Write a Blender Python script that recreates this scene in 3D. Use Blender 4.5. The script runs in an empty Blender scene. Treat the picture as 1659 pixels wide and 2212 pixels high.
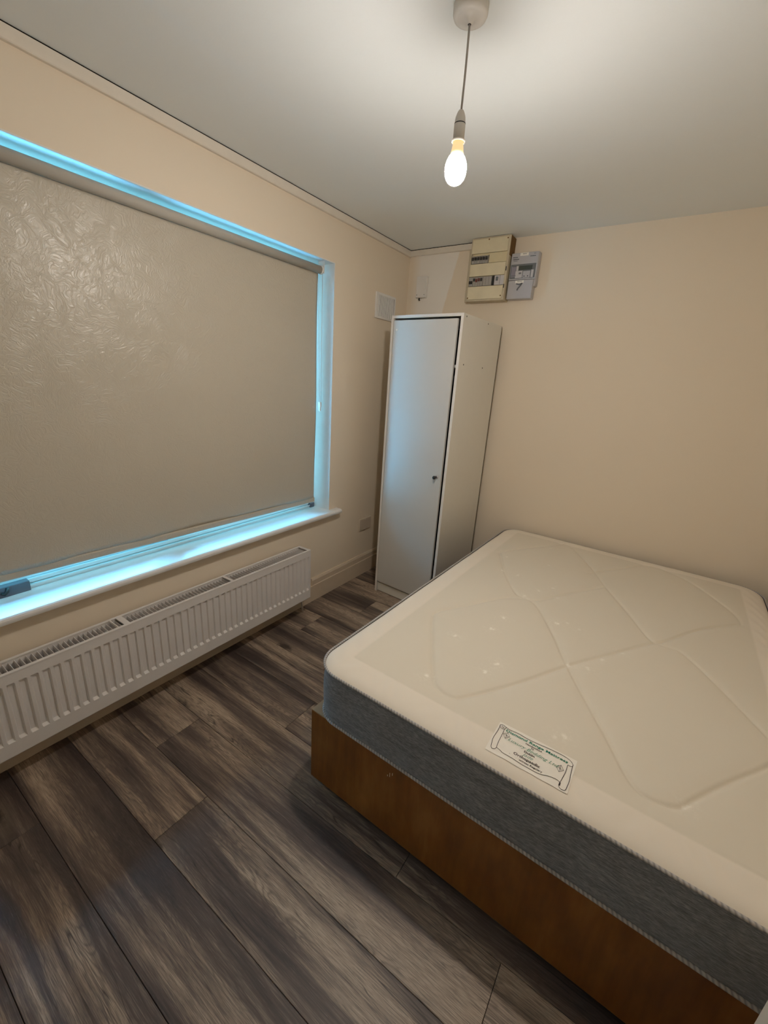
import bpy, bmesh, math, random
from mathutils import Vector, Matrix, Euler
random.seed(7)
S = bpy.context.scene
COL = S.collection
PI = math.pi

# ------------------------------------------------------------------ camera
cam_d = bpy.data.cameras.new('camera')
cam = bpy.data.objects.new('camera', cam_d)
COL.objects.link(cam)
cam_d.sensor_fit = 'HORIZONTAL'
cam_d.sensor_width = 36.0
cam_d.lens = 894.77 * 36.0 / 1659.0
cam_d.clip_start = 0.02
cam.location = (1.8115, -2.8854, 1.503)
cam.rotation_euler = (1.2636, -0.0634, 0.5999)
S.camera = cam

# ------------------------------------------------------------------ daylight outside, exposure
SKY_STRENGTH = 420.0
BULB_STRENGTH = 1270.0
w = bpy.data.worlds.new('world')
S.world = w
w.use_nodes = True
bg = w.node_tree.nodes['Background']
bg.inputs[0].default_value = (0.14, 0.58, 1.0, 1)      # overcast daylight, cold against the warm lamp
# overcast sky: brightest overhead, screened by the street's houses towards the horizon, pale ground below
_t = w.node_tree; _n = _t.nodes
_tc = _n.new('ShaderNodeTexCoord'); _sp = _n.new('ShaderNodeSeparateXYZ'); _t.links.new(_tc.outputs['Generated'], _sp.inputs[0])
_cr = _n.new('ShaderNodeValToRGB'); _e = _cr.color_ramp.elements
_mr = _n.new('ShaderNodeMapRange'); _mr.inputs[1].default_value = -1.0; _mr.inputs[2].default_value = 1.0
_t.links.new(_sp.outputs[2], _mr.inputs[0]); _t.links.new(_mr.outputs[0], _cr.inputs[0])
_e[0].position = 0.0; _e[0].color = (0.20, 0.20, 0.20, 1); _e[1].position = 1.0; _e[1].color = (1, 1, 1, 1)
for _p, _v in ((0.49, 0.19), (0.52, 0.07), (0.80, 0.10), (0.93, 0.9)):
    _x = _e.new(_p); _x.color = (_v, _v, _v, 1)
_mm = _n.new('ShaderNodeMath'); _mm.operation = 'MULTIPLY'; _mm.inputs[1].default_value = SKY_STRENGTH
_t.links.new(_cr.outputs[0], _mm.inputs[0]); _t.links.new(_mm.outputs[0], bg.inputs[1])
S.view_settings.view_transform = 'Standard'
S.view_settings.look = 'None'
S.view_settings.gamma = 1.0
S.view_settings.use_curve_mapping = False
S.view_settings.exposure = 0.0
pl = bpy.data.lights.new('window_portal', 'AREA')       # portal: only guides sky sampling, adds no light
pl.shape = 'RECTANGLE'; pl.size = 2.1; pl.size_y = 1.55
pl.cycles.is_portal = True
po = bpy.data.objects.new('window_portal', pl)
COL.objects.link(po)
po.location = (-0.32, -1.84, 1.38)
po.rotation_euler = (0, -PI / 2, 0)
po.rotation_euler = Vector((-1, 0, 0)).to_track_quat('Z', 'Y').to_euler()
S.cycles.max_bounces = 10
S.cycles.diffuse_bounces = 6
S.cycles.glossy_bounces = 4
S.cycles.transparent_max_bounces = 8
S.cycles.sample_clamp_indirect = 3.0
S.cycles.caustics_reflective = False
S.cycles.caustics_refractive = False

# ------------------------------------------------------------------ node helpers
class NT:
    def __init__(s, name):
        s.m = bpy.data.materials.new(name); s.m.use_nodes = True
        s.t = s.m.node_tree; s.n = s.t.nodes; s.l = s.t.links
        s.b = s.n['Principled BSDF']
    def new(s, typ, **kw):
        nd = s.n.new(typ)
        for k, v in kw.items():
            if k.startswith('i_'):
                key = k[2:]
                key = int(key) if key.isdigit() else key.replace('_', ' ')
                nd.inputs[key].default_value = v
            else: setattr(nd, k, v)
        return nd
    def link(s, a, b): s.l.new(a, b)
    def math(s, op, a, b=None, c=None, clamp=False):
        nd = s.n.new('ShaderNodeMath'); nd.operation = op; nd.use_clamp = clamp
        for i, v in enumerate((a, b, c)):
            if v is None: continue
            if isinstance(v, (int, float)): nd.inputs[i].default_value = v
            else: s.link(v, nd.inputs[i])
        return nd.outputs[0]
    def mix(s, f, a, b, mode='MIX'):
        nd = s.n.new('ShaderNodeMix'); nd.data_type = 'RGBA'; nd.blend_type = mode
        for v, i in ((f, 0), (a, 6), (b, 7)):
            if isinstance(v, (int, float)): nd.inputs[i].default_value = v
            elif isinstance(v, (tuple, list)): nd.inputs[i].default_value = (*v, 1)
            else: s.link(v, nd.inputs[i])
        return nd.outputs[2]
    def ramp(s, f, stops):
        nd = s.n.new('ShaderNodeValToRGB')
        e = nd.color_ramp.elements
        while len(e) < len(stops): e.new(0.5)
        for i, (p, c) in enumerate(stops):
            e[i].position = p
            e[i].color = (c, c, c, 1) if isinstance(c, (int, float)) else (*c, 1)
        s.link(f, nd.inputs[0]); return nd.outputs[0]
    def noise(s, vec, scale, detail=3, rough=0.55, dist=0.0):
        nd = s.new('ShaderNodeTexNoise', i_Scale=scale, i_Detail=detail, i_Roughness=rough, i_Distortion=dist)
        if vec is not None: s.link(vec, nd.inputs['Vector'])
        return nd.outputs['Fac']
    def obj(s): return s.new('ShaderNodeTexCoord').outputs['Object']
    def scale(s, vec, sc, loc=(0, 0, 0)):
        nd = s.new('ShaderNodeMapping'); s.link(vec, nd.inputs[0])
        nd.inputs['Scale'].default_value = sc; nd.inputs['Location'].default_value = loc
        return nd.outputs[0]
    def col(s, c):
        if isinstance(c, (tuple, list)): s.b.inputs['Base Color'].default_value = (*c, 1)
        else: s.link(c, s.b.inputs['Base Color'])
    def bump(s, h, strength=0.3, dist=0.01):
        nd = s.new('ShaderNodeBump', i_Strength=strength, i_Distance=dist)
        s.link(h, nd.inputs['Height']); s.link(nd.outputs[0], s.b.inputs['Normal'])
    def set(s, **kw):
        for k, v in kw.items(): s.b.inputs[k.replace('_', ' ')].default_value = v

def plain(name, c, rough=0.5, spec=0.5, metal=0.0, var=0.04, nscale=20, bump=0.0, bscale=200):
    m = NT(name)
    v = m.obj()
    f = m.noise(v, nscale, 4)
    dark = tuple(x * (1 - var * 2) for x in c); light = tuple(min(1, x * (1 + var)) for x in c)
    m.col(m.mix(f, dark, light))
    m.set(Roughness=rough, Metallic=metal)
    m.b.inputs['Specular IOR Level'].default_value = spec
    if bump: m.bump(m.noise(v, bscale, 3), bump, 0.002)
    return m.m

def wall_mat(name, c, patch=False):
    m = NT(name)
    v = m.obj()
    big = m.noise(v, 1.3, 3)
    colr = m.mix(big, tuple(x * 0.97 for x in c), tuple(min(1, x * 1.02) for x in c))
    if patch:   # a whiter patch in the corner above the wardrobe with a slanted edge
        sep = m.new('ShaderNodeSeparateXYZ'); m.link(v, sep.inputs[0])
        x, z = sep.outputs[0], sep.outputs[2]
        lim = m.math('ADD', m.math('MULTIPLY', m.math('SUBTRACT', z, 2.329), 0.242), 0.384)
        lim = m.math('ADD', lim, m.math('MULTIPLY', m.math('SUBTRACT', m.noise(v, 30, 2), 0.5), 0.012))
        a = m.new('ShaderNodeMapRange'); m.link(m.math('SUBTRACT', lim, x), a.inputs[0])
        a.inputs[1].default_value = -0.003; a.inputs[2].default_value = 0.004
        b = m.new('ShaderNodeMapRange'); m.link(x, b.inputs[0])
        b.inputs[1].default_value = 0.03; b.inputs[2].default_value = 0.10
        k = m.math('MULTIPLY', a.outputs[0], b.outputs[0], clamp=True)
        colr = m.mix(k, colr, (0.84, 0.80, 0.74))
    m.col(colr)
    m.set(Roughness=0.62)
    m.b.inputs['Specular IOR Level'].default_value = 0.25
    m.bump(m.noise(v, 160, 3), 0.08, 0.002)
    return m.m

M = {}
WALL = (0.79, 0.69, 0.555)
M['wall'] = wall_mat('cream_paint', WALL)
M['wall_back'] = wall_mat('cream_paint_patch', WALL, True)
M['ceiling'] = wall_mat('ceiling_white', (0.82, 0.86, 0.875))
M['trim'] = plain('trim_paint', (0.76, 0.70, 0.61), 0.4, 0.4, bump=0.03)
M['skirt'] = plain('skirting_paint', (0.66, 0.55, 0.42), 0.42, 0.4, bump=0.03)
M['gloss_white'] = plain('gloss_white_paint', (0.78, 0.78, 0.77), 0.3, 0.5, bump=0.03, bscale=40)
M['upvc'] = plain('white_upvc', (0.85, 0.86, 0.86), 0.25, 0.5, var=0.01)
M['alu'] = plain('grey_alloy', (0.10, 0.085, 0.10), 0.5, 0.5, 0.0)
M['black'] = plain('black_plastic', (0.012, 0.012, 0.013), 0.35)
M['dark'] = plain('gap_shade', (0.01, 0.008, 0.006), 0.9, 0.1)
M['radiator'] = plain('radiator_enamel', (0.74, 0.71, 0.69), 0.32, 0.5, var=0.02)
M['laminate'] = plain('white_foil_laminate', (0.70, 0.68, 0.62), 0.32, 0.5, var=0.015)
M['door_foil'] = plain('white_gloss_door_foil', (0.60, 0.59, 0.56), 0.22, 0.6, var=0.01)
M['edging'] = plain('pale_edge_band', (0.78, 0.74, 0.70), 0.4, var=0.02)
M['silver'] = plain('brushed_steel', (0.55, 0.55, 0.55), 0.3, 0.5, 0.9)
M['cream_plastic'] = plain('aged_cream_plastic', (0.74, 0.66, 0.47), 0.45, 0.4, var=0.07, nscale=14)
M['cream_plastic2'] = plain('aged_cream_blank', (0.68, 0.59, 0.38), 0.45, 0.4, var=0.05, nscale=20)
M['cream_edge'] = plain('cream_case', (0.58, 0.50, 0.36), 0.5, 0.4, var=0.12, nscale=30)
M['brown_card'] = plain('brown_board', (0.22, 0.12, 0.045), 0.8, 0.2, var=0.2)
M['meter_grey'] = plain('meter_grey', (0.46, 0.45, 0.47), 0.4, 0.5, var=0.03)
M['meter_light'] = plain('meter_light', (0.55, 0.53, 0.54), 0.3, 0.6, var=0.03)
M['meter_dark'] = plain('meter_face_dark', (0.15, 0.16, 0.17), 0.25, 0.6)
M['meter_purple'] = plain('meter_face_mauve', (0.26, 0.24, 0.29), 0.35)
M['lcd'] = plain('lcd_off', (0.055, 0.065, 0.055), 0.2, 0.6)
M['mcb_grey'] = plain('breaker_grey', (0.36, 0.34, 0.31), 0.45)
M['mcb_dark'] = plain('breaker_toggle', (0.03, 0.025, 0.02), 0.4)
M['mcb_red'] = plain('breaker_red', (0.16, 0.03, 0.02), 0.4)
M['sticker'] = plain('white_sticker', (0.85, 0.82, 0.76), 0.5, var=0.02)
M['white_plastic'] = plain('white_plastic', (0.78, 0.76, 0.73), 0.35, 0.5, var=0.02)
M['socket_plate'] = plain('plate_painted', (0.62, 0.54, 0.44), 0.4, 0.4)
M['cord'] = plain('grey_cord', (0.42, 0.39, 0.36), 0.6, 0.3)
M['castor'] = plain('castor_black', (0.02, 0.02, 0.02), 0.5)
M['base_board'] = plain('hardboard_tan', (0.42, 0.30, 0.19), 0.7, 0.3, var=0.1)
M['ink'] = plain('black_ink', (0.05, 0.04, 0.04), 0.7, 0.1)
M['green_ink'] = plain('green_ink', (0.02, 0.20, 0.14), 0.7, 0.1)
M['green_ink_pale'] = plain('pale_green_ink', (0.12, 0.30, 0.22), 0.7, 0.1)
M['label'] = plain('woven_label', (0.84, 0.80, 0.72), 0.75, 0.2, var=0.02)

# lit bulb
m = NT('lit_globe'); m.n.remove(m.b)
em = m.new('ShaderNodeEmission'); em.inputs[0].default_value = (1.0, 0.92, 0.84, 1)
# an LED bulb shines mostly downwards and sideways: less light leaves its shoulders
sz = m.new('ShaderNodeSeparateXYZ'); m.link(m.obj(), sz.inputs[0])
mr = m.new('ShaderNodeMapRange'); m.link(sz.outputs[2], mr.inputs[0])
mr.inputs[1].default_value = -0.320; mr.inputs[2].default_value = -0.375
mr.inputs[3].default_value = BULB_STRENGTH * 0.022; mr.inputs[4].default_value = BULB_STRENGTH
m.link(mr.outputs[0], em.inputs[1])
m.link(em.outputs[0], m.n['Material Output'].inputs[0]); M['globe'] = m.m
m = NT('bulb_base_plastic'); m.col((0.85, 0.72, 0.5)); m.set(Roughness=0.4)
m.b.inputs['Emission Color'].default_value = (1.0, 0.60, 0.25, 1)   # lit from inside
m.b.inputs['Emission Strength'].default_value = 0.75
M['bulb_base'] = m.m

# glass
m = NT('window_glass'); m.n.remove(m.b)
tr = m.new('ShaderNodeBsdfTransparent'); tr.inputs[0].default_value = (0.94, 0.97, 0.96, 1)
gl = m.new('ShaderNodeBsdfGlossy', i_Roughness=0.02)
fr = m.new('ShaderNodeFresnel', i_IOR=1.45)
mx = m.new('ShaderNodeMixShader')
m.link(fr.outputs[0], mx.inputs[0]); m.link(tr.outputs[0], mx.inputs[1]); m.link(gl.outputs[0], mx.inputs[2])
m.link(mx.outputs[0], m.n['Material Output'].inputs[0]); M['glass'] = m.m

# blind fabric: beige, embossed swirls, faintly translucent
m = NT('blind_fabric'); v = m.obj()
wn = m.new('ShaderNodeTexNoise', i_Scale=7.0, i_Detail=2.0); m.link(v, wn.inputs['Vector'])
vv = m.new('ShaderNodeVectorMath', operation='MULTIPLY_ADD'); m.link(wn.outputs['Color'], vv.inputs[0])
vv.inputs[1].default_value = (0.35, 0.35, 0.35); m.link(v, vv.inputs[2])
sw = m.noise(vv.outputs[0], 26, 3, 0.5, 1.6)
swr = m.ramp(sw, [(0.35, 0.0), (0.5, 1.0), (0.65, 0.0)])
fine = m.noise(v, 500, 2)
m.col(m.mix(m.noise(v, 2.0, 2), (0.48, 0.435, 0.355), (0.52, 0.47, 0.38)))
m.set(Roughness=0.33); m.b.inputs['Specular IOR Level'].default_value = 0.55
m.bump(m.math('ADD', swr, m.math('MULTIPLY', fine, 0.1)), 0.42, 0.0014)
trl = m.new('ShaderNodeBsdfTranslucent'); trl.inputs[0].default_value = (0.5, 0.47, 0.4, 1)
ms = m.new('ShaderNodeMixShader'); ms.inputs[0].default_value = 0.004
m.link(m.b.outputs[0], ms.inputs[1]); m.link(trl.outputs[0], ms.inputs[2])
m.link(ms.outputs[0], m.n['Material Output'].inputs[0])
M['blind'] = m.m
M['blind_roll'] = plain('blind_roll_fabric', (0.46, 0.43, 0.38), 0.7, 0.3, var=0.03)

# floor planks (each plank shifts the pattern by its own random number)
def plank_mat():
    m = NT('grey_brown_oak_laminate'); v = m.obj()
    oi = m.new('ShaderNodeObjectInfo'); rnd = oi.outputs['Random']
    off = m.new('ShaderNodeCombineXYZ')
    m.link(m.math('MULTIPLY', rnd, 37.0), off.inputs[0]); m.link(m.math('MULTIPLY', rnd, 91.0), off.inputs[1])
    add = m.new('ShaderNodeVectorMath', operation='ADD'); m.link(v, add.inputs[0]); m.link(off.outputs[0], add.inputs[1])
    p = add.outputs[0]
    # warp
    wn = m.new('ShaderNodeTexNoise', i_Scale=1.0, i_Detail=3.0); m.link(m.scale(p, (1.3, 7, 1)), wn.inputs['Vector'])
    ws = m.new('ShaderNodeVectorMath', operation='MULTIPLY_ADD'); m.link(wn.outputs['Color'], ws.inputs[0])
    ws.inputs[1].default_value = (0.0, 0.085, 0.0); m.link(p, ws.inputs[2])
    q = ws.outputs[0]
    broad = m.noise(m.scale(q, (0.8, 8.0, 1)), 1.0, 3, 0.5)
    mid = m.noise(m.scale(q, (1.3, 38.0, 1)), 1.0, 4, 0.65)
    # cathedral figure: contour lines of a stretched noise field
    fld = m.noise(m.scale(p, (1.7, 11.0, 1), (5, 2, 0)), 1.0, 3, 0.5)
    rg = m.math('FRACT', m.math('MULTIPLY', fld, 26.0))
    line = m.ramp(rg, [(0.0, 1.0), (0.28, 0.0), (0.72, 0.0), (1.0, 1.0)])
    figg = m.ramp(m.noise(m.scale(p, (1.2, 6, 1), (1, 8, 0)), 1.0, 1), [(0.46, 0.0), (0.58, 1.0)])
    fine = m.noise(m.scale(p, (16, 520, 1)), 1.0, 4, 0.7)
    fine2 = m.noise(m.scale(p, (7, 150, 1)), 1.0, 3, 0.65)
    f = m.math('ADD', m.math('MULTIPLY', broad, 1.0), m.math('MULTIPLY', mid, 0.34))
    f = m.math('ADD', f, m.math('MULTIPLY', m.math('SUBTRACT', rnd, 0.5), 0.10))
    f = m.math('ADD', f, m.math('MULTIPLY', m.math('SUBTRACT', fine2, 0.5), 0.20))
    base = m.ramp(f, [(0.53, (0.048, 0.034, 0.031)), (0.62, (0.120, 0.086, 0.069)), (0.70, (0.265, 0.197, 0.147)), (0.79, (0.47, 0.36, 0.265))])
    c = m.mix(m.math('MULTIPLY', m.ramp(fine, [(0.40, 1.0), (0.56, 0.0)]), 0.62), base, (0.07, 0.054, 0.048))
    c = m.mix(m.math('MULTIPLY', m.ramp(fine, [(0.56, 0.0), (0.72, 1.0)]), 0.30), c, (0.42, 0.35, 0.28))
    c = m.mix(m.math('MULTIPLY', m.math('MULTIPLY', line, figg), 0.55), c, (0.08, 0.060, 0.050))
    # dark cracks along the grain
    cr = m.noise(m.scale(q, (1.6, 26.0, 1), (3.3, 1.7, 0)), 1.0, 2, 0.45)
    crk = m.ramp(cr, [(0.488, 0.0), (0.5, 1.0), (0.512, 0.0)])
    gate = m.ramp(m.noise(m.scale(p, (1.6, 5, 1), (9, 4, 0)), 1.0, 1), [(0.50, 0.0), (0.58, 1.0)])
    c = m.mix(m.math('MULTIPLY', m.math('MULTIPLY', crk, gate), 0.8), c, (0.025, 0.018, 0.015))
    # knots
    vo = m.new('ShaderNodeTexVoronoi', i_Scale=1.0, i_Randomness=1.0); m.link(m.scale(q, (1.3, 4.2, 0.0)), vo.inputs['Vector'])
    dist = m.math('ADD', vo.outputs['Distance'], m.math('MULTIPLY', m.math('SUBTRACT', m.noise(p, 45, 3), 0.5), 0.10))
    core = m.ramp(dist, [(0.04, 1.0), (0.085, 0.0)])
    ring = m.ramp(dist, [(0.08, 1.0), (0.22, 0.0)])
    c = m.mix(m.math('MULTIPLY', ring, 0.35), c, (0.20, 0.155, 0.115))
    c = m.mix(m.math('MULTIPLY', core, 0.85), c, (0.025, 0.018, 0.014))
    m.col(c)
    rr = m.math('ADD', m.math('MULTIPLY', fine, 0.15), 0.36)
    m.link(rr, m.b.inputs['Roughness'])
    m.b.inputs['Specular IOR Level'].default_value = 0.35
    m.bump(m.math('ADD', fine, m.math('MULTIPLY', mid, 0.5)), 0.22, 0.0012)
    return m.m
M['plank'] = plank_mat()
M['underlay'] = plain('joint_shadow', (0.012, 0.010, 0.009), 0.9, 0.1)

# bed base: stained plywood
m = NT('stained_plywood'); v = m.obj()
a = m.noise(m.scale(v, (3.0, 3.0, 1.3)), 2.2, 4, 0.6)
b = m.noise(m.scale(v, (45, 45, 4)), 1.0, 3, 0.6)
f = m.math('ADD', m.math('MULTIPLY', a, 0.8), m.math('MULTIPLY', b, 0.25))
c = m.ramp(f, [(0.35, (0.120, 0.040, 0.006)), (0.55, (0.215, 0.080, 0.012)), (0.75, (0.32, 0.140, 0.034))])
m.col(c); m.set(Roughness=0.38); m.bump(b, 0.1, 0.001)
M['ply'] = m.m

# grey marl knit of the mattress side
m = NT('grey_marl_knit'); v = m.obj()
sx = m.noise(m.scale(v, (60, 60, 420)), 1.0, 3, 0.7)
s2 = m.noise(m.scale(v, (9, 9, 50)), 1.0, 3, 0.6)
f = m.math('ADD', m.math('MULTIPLY', sx, 0.75), m.math('MULTIPLY', s2, 0.3))
m.col(m.ramp(f, [(0.34, (0.085, 0.092, 0.103)), (0.52, (0.185, 0.196, 0.215)), (0.7, (0.33, 0.345, 0.37))]))
m.set(Roughness=0.9); m.b.inputs['Specular IOR Level'].default_value = 0.15
m.b.inputs['Sheen Weight'].default_value = 0.25
m.bump(sx, 0.4, 0.001); M['knit'] = m.m

# striped rope piping (uv: u along, v around)
m = NT('twisted_piping'); uv = m.new('ShaderNodeTexCoord').outputs['UV']
sp = m.new('ShaderNodeSeparateXYZ'); m.link(uv, sp.inputs[0])
ph = m.math('FRACT', m.math('ADD', m.math('MULTIPLY', sp.outputs[0], 95.0), sp.outputs[1]))
k = m.ramp(ph, [(0.0, 0.0), (0.3, 1.0), (0.6, 1.0), (0.85, 0.0)])
m.col(m.mix(k, (0.26, 0.25, 0.245), (0.44, 0.415, 0.40))); m.set(Roughness=0.7); m.bump(k, 0.5, 0.002)
M['rope'] = m.m

# mattress top fabric: damask inside, plain border (border mask stored on the mesh)
m = NT('quilted_damask'); v = m.obj()
at = m.new('ShaderNodeAttribute', attribute_name='border'); bd = at.outputs['Fac']
fl = m.new('ShaderNodeAttribute', attribute_name='flower')
n1 = m.noise(m.scale(v, (1, 1, 1)), 90, 4, 0.7)
nn = m.ramp(n1, [(0.50, 0.0), (0.62, 1.0)])
fk = m.math('MULTIPLY', fl.outputs['Fac'], nn, clamp=True)
base = m.mix(bd, (0.72, 0.66, 0.55), (0.80, 0.73, 0.625))
base = m.mix(m.math('MULTIPLY', m.noise(v, 3.2, 3), 0.10), base, (0.50, 0.46, 0.38))
core = m.new('ShaderNodeAttribute', attribute_name='petal')
c = m.mix(m.math('MULTIPLY', fk, 0.8), base, (0.78, 0.73, 0.62))
c = m.mix(core.outputs['Fac'], c, (0.95, 0.91, 0.82))
m.col(c); m.set(Roughness=0.75); m.b.inputs['Specular IOR Level'].default_value = 0.2
m.b.inputs['Sheen Weight'].default_value = 0.15
cl = m.noise(v, 35, 4, 0.6)
m.bump(m.math('ADD', m.math('MULTIPLY', m.noise(v, 900, 2), 0.25), m.math('MULTIPLY', cl, m.math('ADD', m.math('MULTIPLY', bd, 0.9), 0.15))), 0.35, 0.0015)
M['damask'] = m.m

# ------------------------------------------------------------------ mesh helpers
def box(bm, a, b, mi=0, bev=0.0):
    a = Vector(a); b = Vector(b)
    c = (a + b) / 2; s = b - a
    r = bmesh.ops.create_cube(bm, size=1.0, matrix=Matrix.Translation(c) @ Matrix.Diagonal((*[abs(x) for x in s], 1)))
    fs = {f for v in r['verts'] for f in v.link_faces}
    for f in fs: f.material_index = mi
    if bev > 0:
        es = list({e for v in r['verts'] for e in v.link_edges})
        bmesh.ops.bevel(bm, geom=es, offset=bev, segments=2, affect='EDGES', profile=0.5)
    return r['verts']

def lathe(bm, prof, c=(0, 0, 0), axis='Z', n=40, mi=0):
    c = Vector(c); rings = []
    def P(r, h, a):
        if axis == 'Z': return c + Vector((r * math.cos(a), r * math.sin(a), h))
        if axis == 'Y': return c + Vector((r * math.cos(a), h, r * math.sin(a)))
        return c + Vector((h, r * math.cos(a), r * math.sin(a)))
    for r, h in prof:
        if r < 1e-6: rings.append([bm.verts.new(P(0, h, 0))])
        else: rings.append([bm.verts.new(P(r, h, 2 * PI * i / n)) for i in range(n)])
    for A, B in zip(rings, rings[1:]):
        for i in range(n):
            j = (i + 1) % n
            if len(A) == 1 and len(B) == 1: continue
            if len(A) == 1: f = bm.faces.new((A[0], B[i], B[j]))
            elif len(B) == 1: f = bm.faces.new((A[i], A[j], B[0]))
            else: f = bm.faces.new((A[i], A[j], B[j], B[i]))
            f.smooth = True; f.material_index = mi

def tube(bm, pts, r, n=10, closed=False, cap=True, uvl=None):
    pts = [Vector(p) for p in pts]; N = len(pts); rings = []
    up = Vector((0, 0, 1)); L = 0; Ls = []
    for i, p in enumerate(pts):
        if i: L += (p - pts[i - 1]).length
        Ls.append(L)
        if closed: d = pts[(i + 1) % N] - pts[i - 1]
        else: d = pts[min(i + 1, N - 1)] - pts[max(i - 1, 0)]
        d.normalize()
        u = up if abs(d.z) < 0.95 else Vector((1, 0, 0))
        s = d.cross(u).normalized(); t = s.cross(d).normalized()
        rings.append([bm.verts.new(p + s * r * math.cos(2 * PI * k / n) + t * r * math.sin(2 * PI * k / n)) for k in range(n)])
    M_ = N if closed else N - 1
    for i in range(M_):
        A = rings[i]; B = rings[(i + 1) % N]
        l0 = Ls[i]; l1 = Ls[i + 1] if i + 1 < N else L + (pts[0] - pts[-1]).length
        for k in range(n):
            j = (k + 1) % n
            f = bm.faces.new((A[k], A[j], B[j], B[k])); f.smooth = True
            if uvl:
                for lp, (uu, vv_) in zip(f.loops, ((l0, k / n), (l0, (k + 1) / n), (l1, (k + 1) / n), (l1, k / n))): lp[uvl].uv = (uu, vv_)
    if cap and not closed:
        bm.faces.new(rings[0][::-1]); bm.faces.new(rings[-1])

def prism(bm, prof, a, b, axis):
    """profile polygon (2D) swept along axis; axis 'Y': prof=(x,z); 'X': prof=(y,z); 'Z': prof=(x,y)"""
    def P(q, t):
        if axis == 'Y': return (q[0], t, q[1])
        if axis == 'X': return (t, q[0], q[1])
        return (q[0], q[1], t)
    A = [bm.verts.new(P(q, a)) for q in prof]; B = [bm.verts.new(P(q, b)) for q in prof]
    n = len(prof)
    for i in range(n):
        j = (i + 1) % n
        bm.faces.new((A[i], A[j], B[j], B[i]))
    bm.faces.new(A[::-1]); bm.faces.new(B)

def mk(name, bm, mats, parent=None, loc=None, rot=None, smooth=False):
    bmesh.ops.recalc_face_normals(bm, faces=bm.faces)
    me = bpy.data.meshes.new(name); bm.to_mesh(me); bm.free()
    if smooth:
        for p in me.polygons: p.use_smooth = True
    for x in (mats if isinstance(mats, (list, tuple)) else [mats]): me.materials.append(M[x])
    o = bpy.data.objects.new(name, me); COL.objects.link(o)
    if parent: o.parent = parent
    if loc: o.location = loc
    if rot: o.rotation_euler = rot
    return o

def bx(name, a, b, mat, parent=None, bev=0.0):
    bm = bmesh.new(); box(bm, a, b, 0, bev); return mk(name, bm, mat, parent)

def tag(o, label, cat, group=None):
    o['label'] = label; o['category'] = cat
    if group: o['group'] = group
    return o

def thing(name, label, cat, loc=(0, 0, 0), rz=0.0):
    o = bpy.data.objects.new(name, None); COL.objects.link(o)
    o.empty_display_size = 0.1
    o.location = loc; o.rotation_euler = (0, 0, rz)
    return tag(o, label, cat)

def struct(o):
    o['kind'] = 'structure'; return o

# ------------------------------------------------------------------ room shell
H = 2.4; XR = 2.455; YF = -3.35; T = 0.30
WY0, WY1 = -2.86, -0.814      # window opening along the wall
WZ0, WZ1 = 0.60, 2.135
bm = bmesh.new()
def quad(bm, pts):
    bm.faces.new([bm.verts.new(p) for p in pts])
# window wall as one solid with an opening
ys = [YF - 0.1, WY0, WY1, 0.1]; zs = [-0.1, WZ0, WZ1, H + 0.1]
for x in (0.0, -T):
    g = {}
    for i, y in enumerate(ys):
        for j, z in enumerate(zs): g[i, j] = bm.verts.new((x, y, z))
    for i in range(3):
        for j in range(3):
            if i == 1 and j == 1: continue
            bm.faces.new((g[i, j], g[i + 1, j], g[i + 1, j + 1], g[i, j + 1]))
bm.verts.ensure_lookup_table()
n16 = 16
V = bm.verts
def gi(k, i, j): return V[k * n16 + i * 4 + j]
for (i0, j0, i1, j1) in ((1, 1, 2, 1), (2, 1, 2, 2), (2, 2, 1, 2), (1, 2, 1, 1)):
    bm.faces.new((gi(0, i0, j0), gi(0, i1, j1), gi(1, i1, j1), gi(1, i0, j0)))
for (i0, j0, i1, j1) in ((0, 0, 3, 0), (3, 0, 3, 3), (3, 3, 0, 3), (0, 3, 0, 0)):
    bm.faces.new((gi(0, i0, j0), gi(0, i1, j1), gi(1, i1, j1), gi(1, i0, j0)))
wall_left = struct(mk('wall_left', bm, 'wall'))
struct(bx('wall_back', (0.0, 0.0, -0.1), (XR + 0.15, 0.15, H + 0.1), 'wall_back'))
struct(bx('wall_right', (XR, -2.148, -0.1), (XR + 0.15, 0.0, H + 0.1), 'wall'))
struct(bx('wall_entry', (2.158, YF, -0.1), (XR + 0.15, -2.148, H + 0.1), 'trim'))
struct(bx('wall_front', (0.0, YF - 0.15, -0.1), (XR + 0.15, YF, H + 0.1), 'wall'))
struct(bx('ceiling', (0.0, YF, H), (XR, 0.0, H + 0.1), 'ceiling'))
# white reveal linings (painted gloss) of the window opening
bm = bmesh.new()
box(bm, (-0.245, WY1 - 0.004, WZ0), (0.0015, WY1 + 0.001, WZ1))
box(bm, (-0.245, WY0 - 0.001, WZ0), (0.0015, WY0 + 0.004, WZ1))
box(bm, (-0.245, WY0 + 0.004, WZ1 - 0.004), (0.0015, WY1 - 0.004, WZ1 + 0.001))
struct(mk('trim_1', bm, 'gloss_white'))

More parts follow.
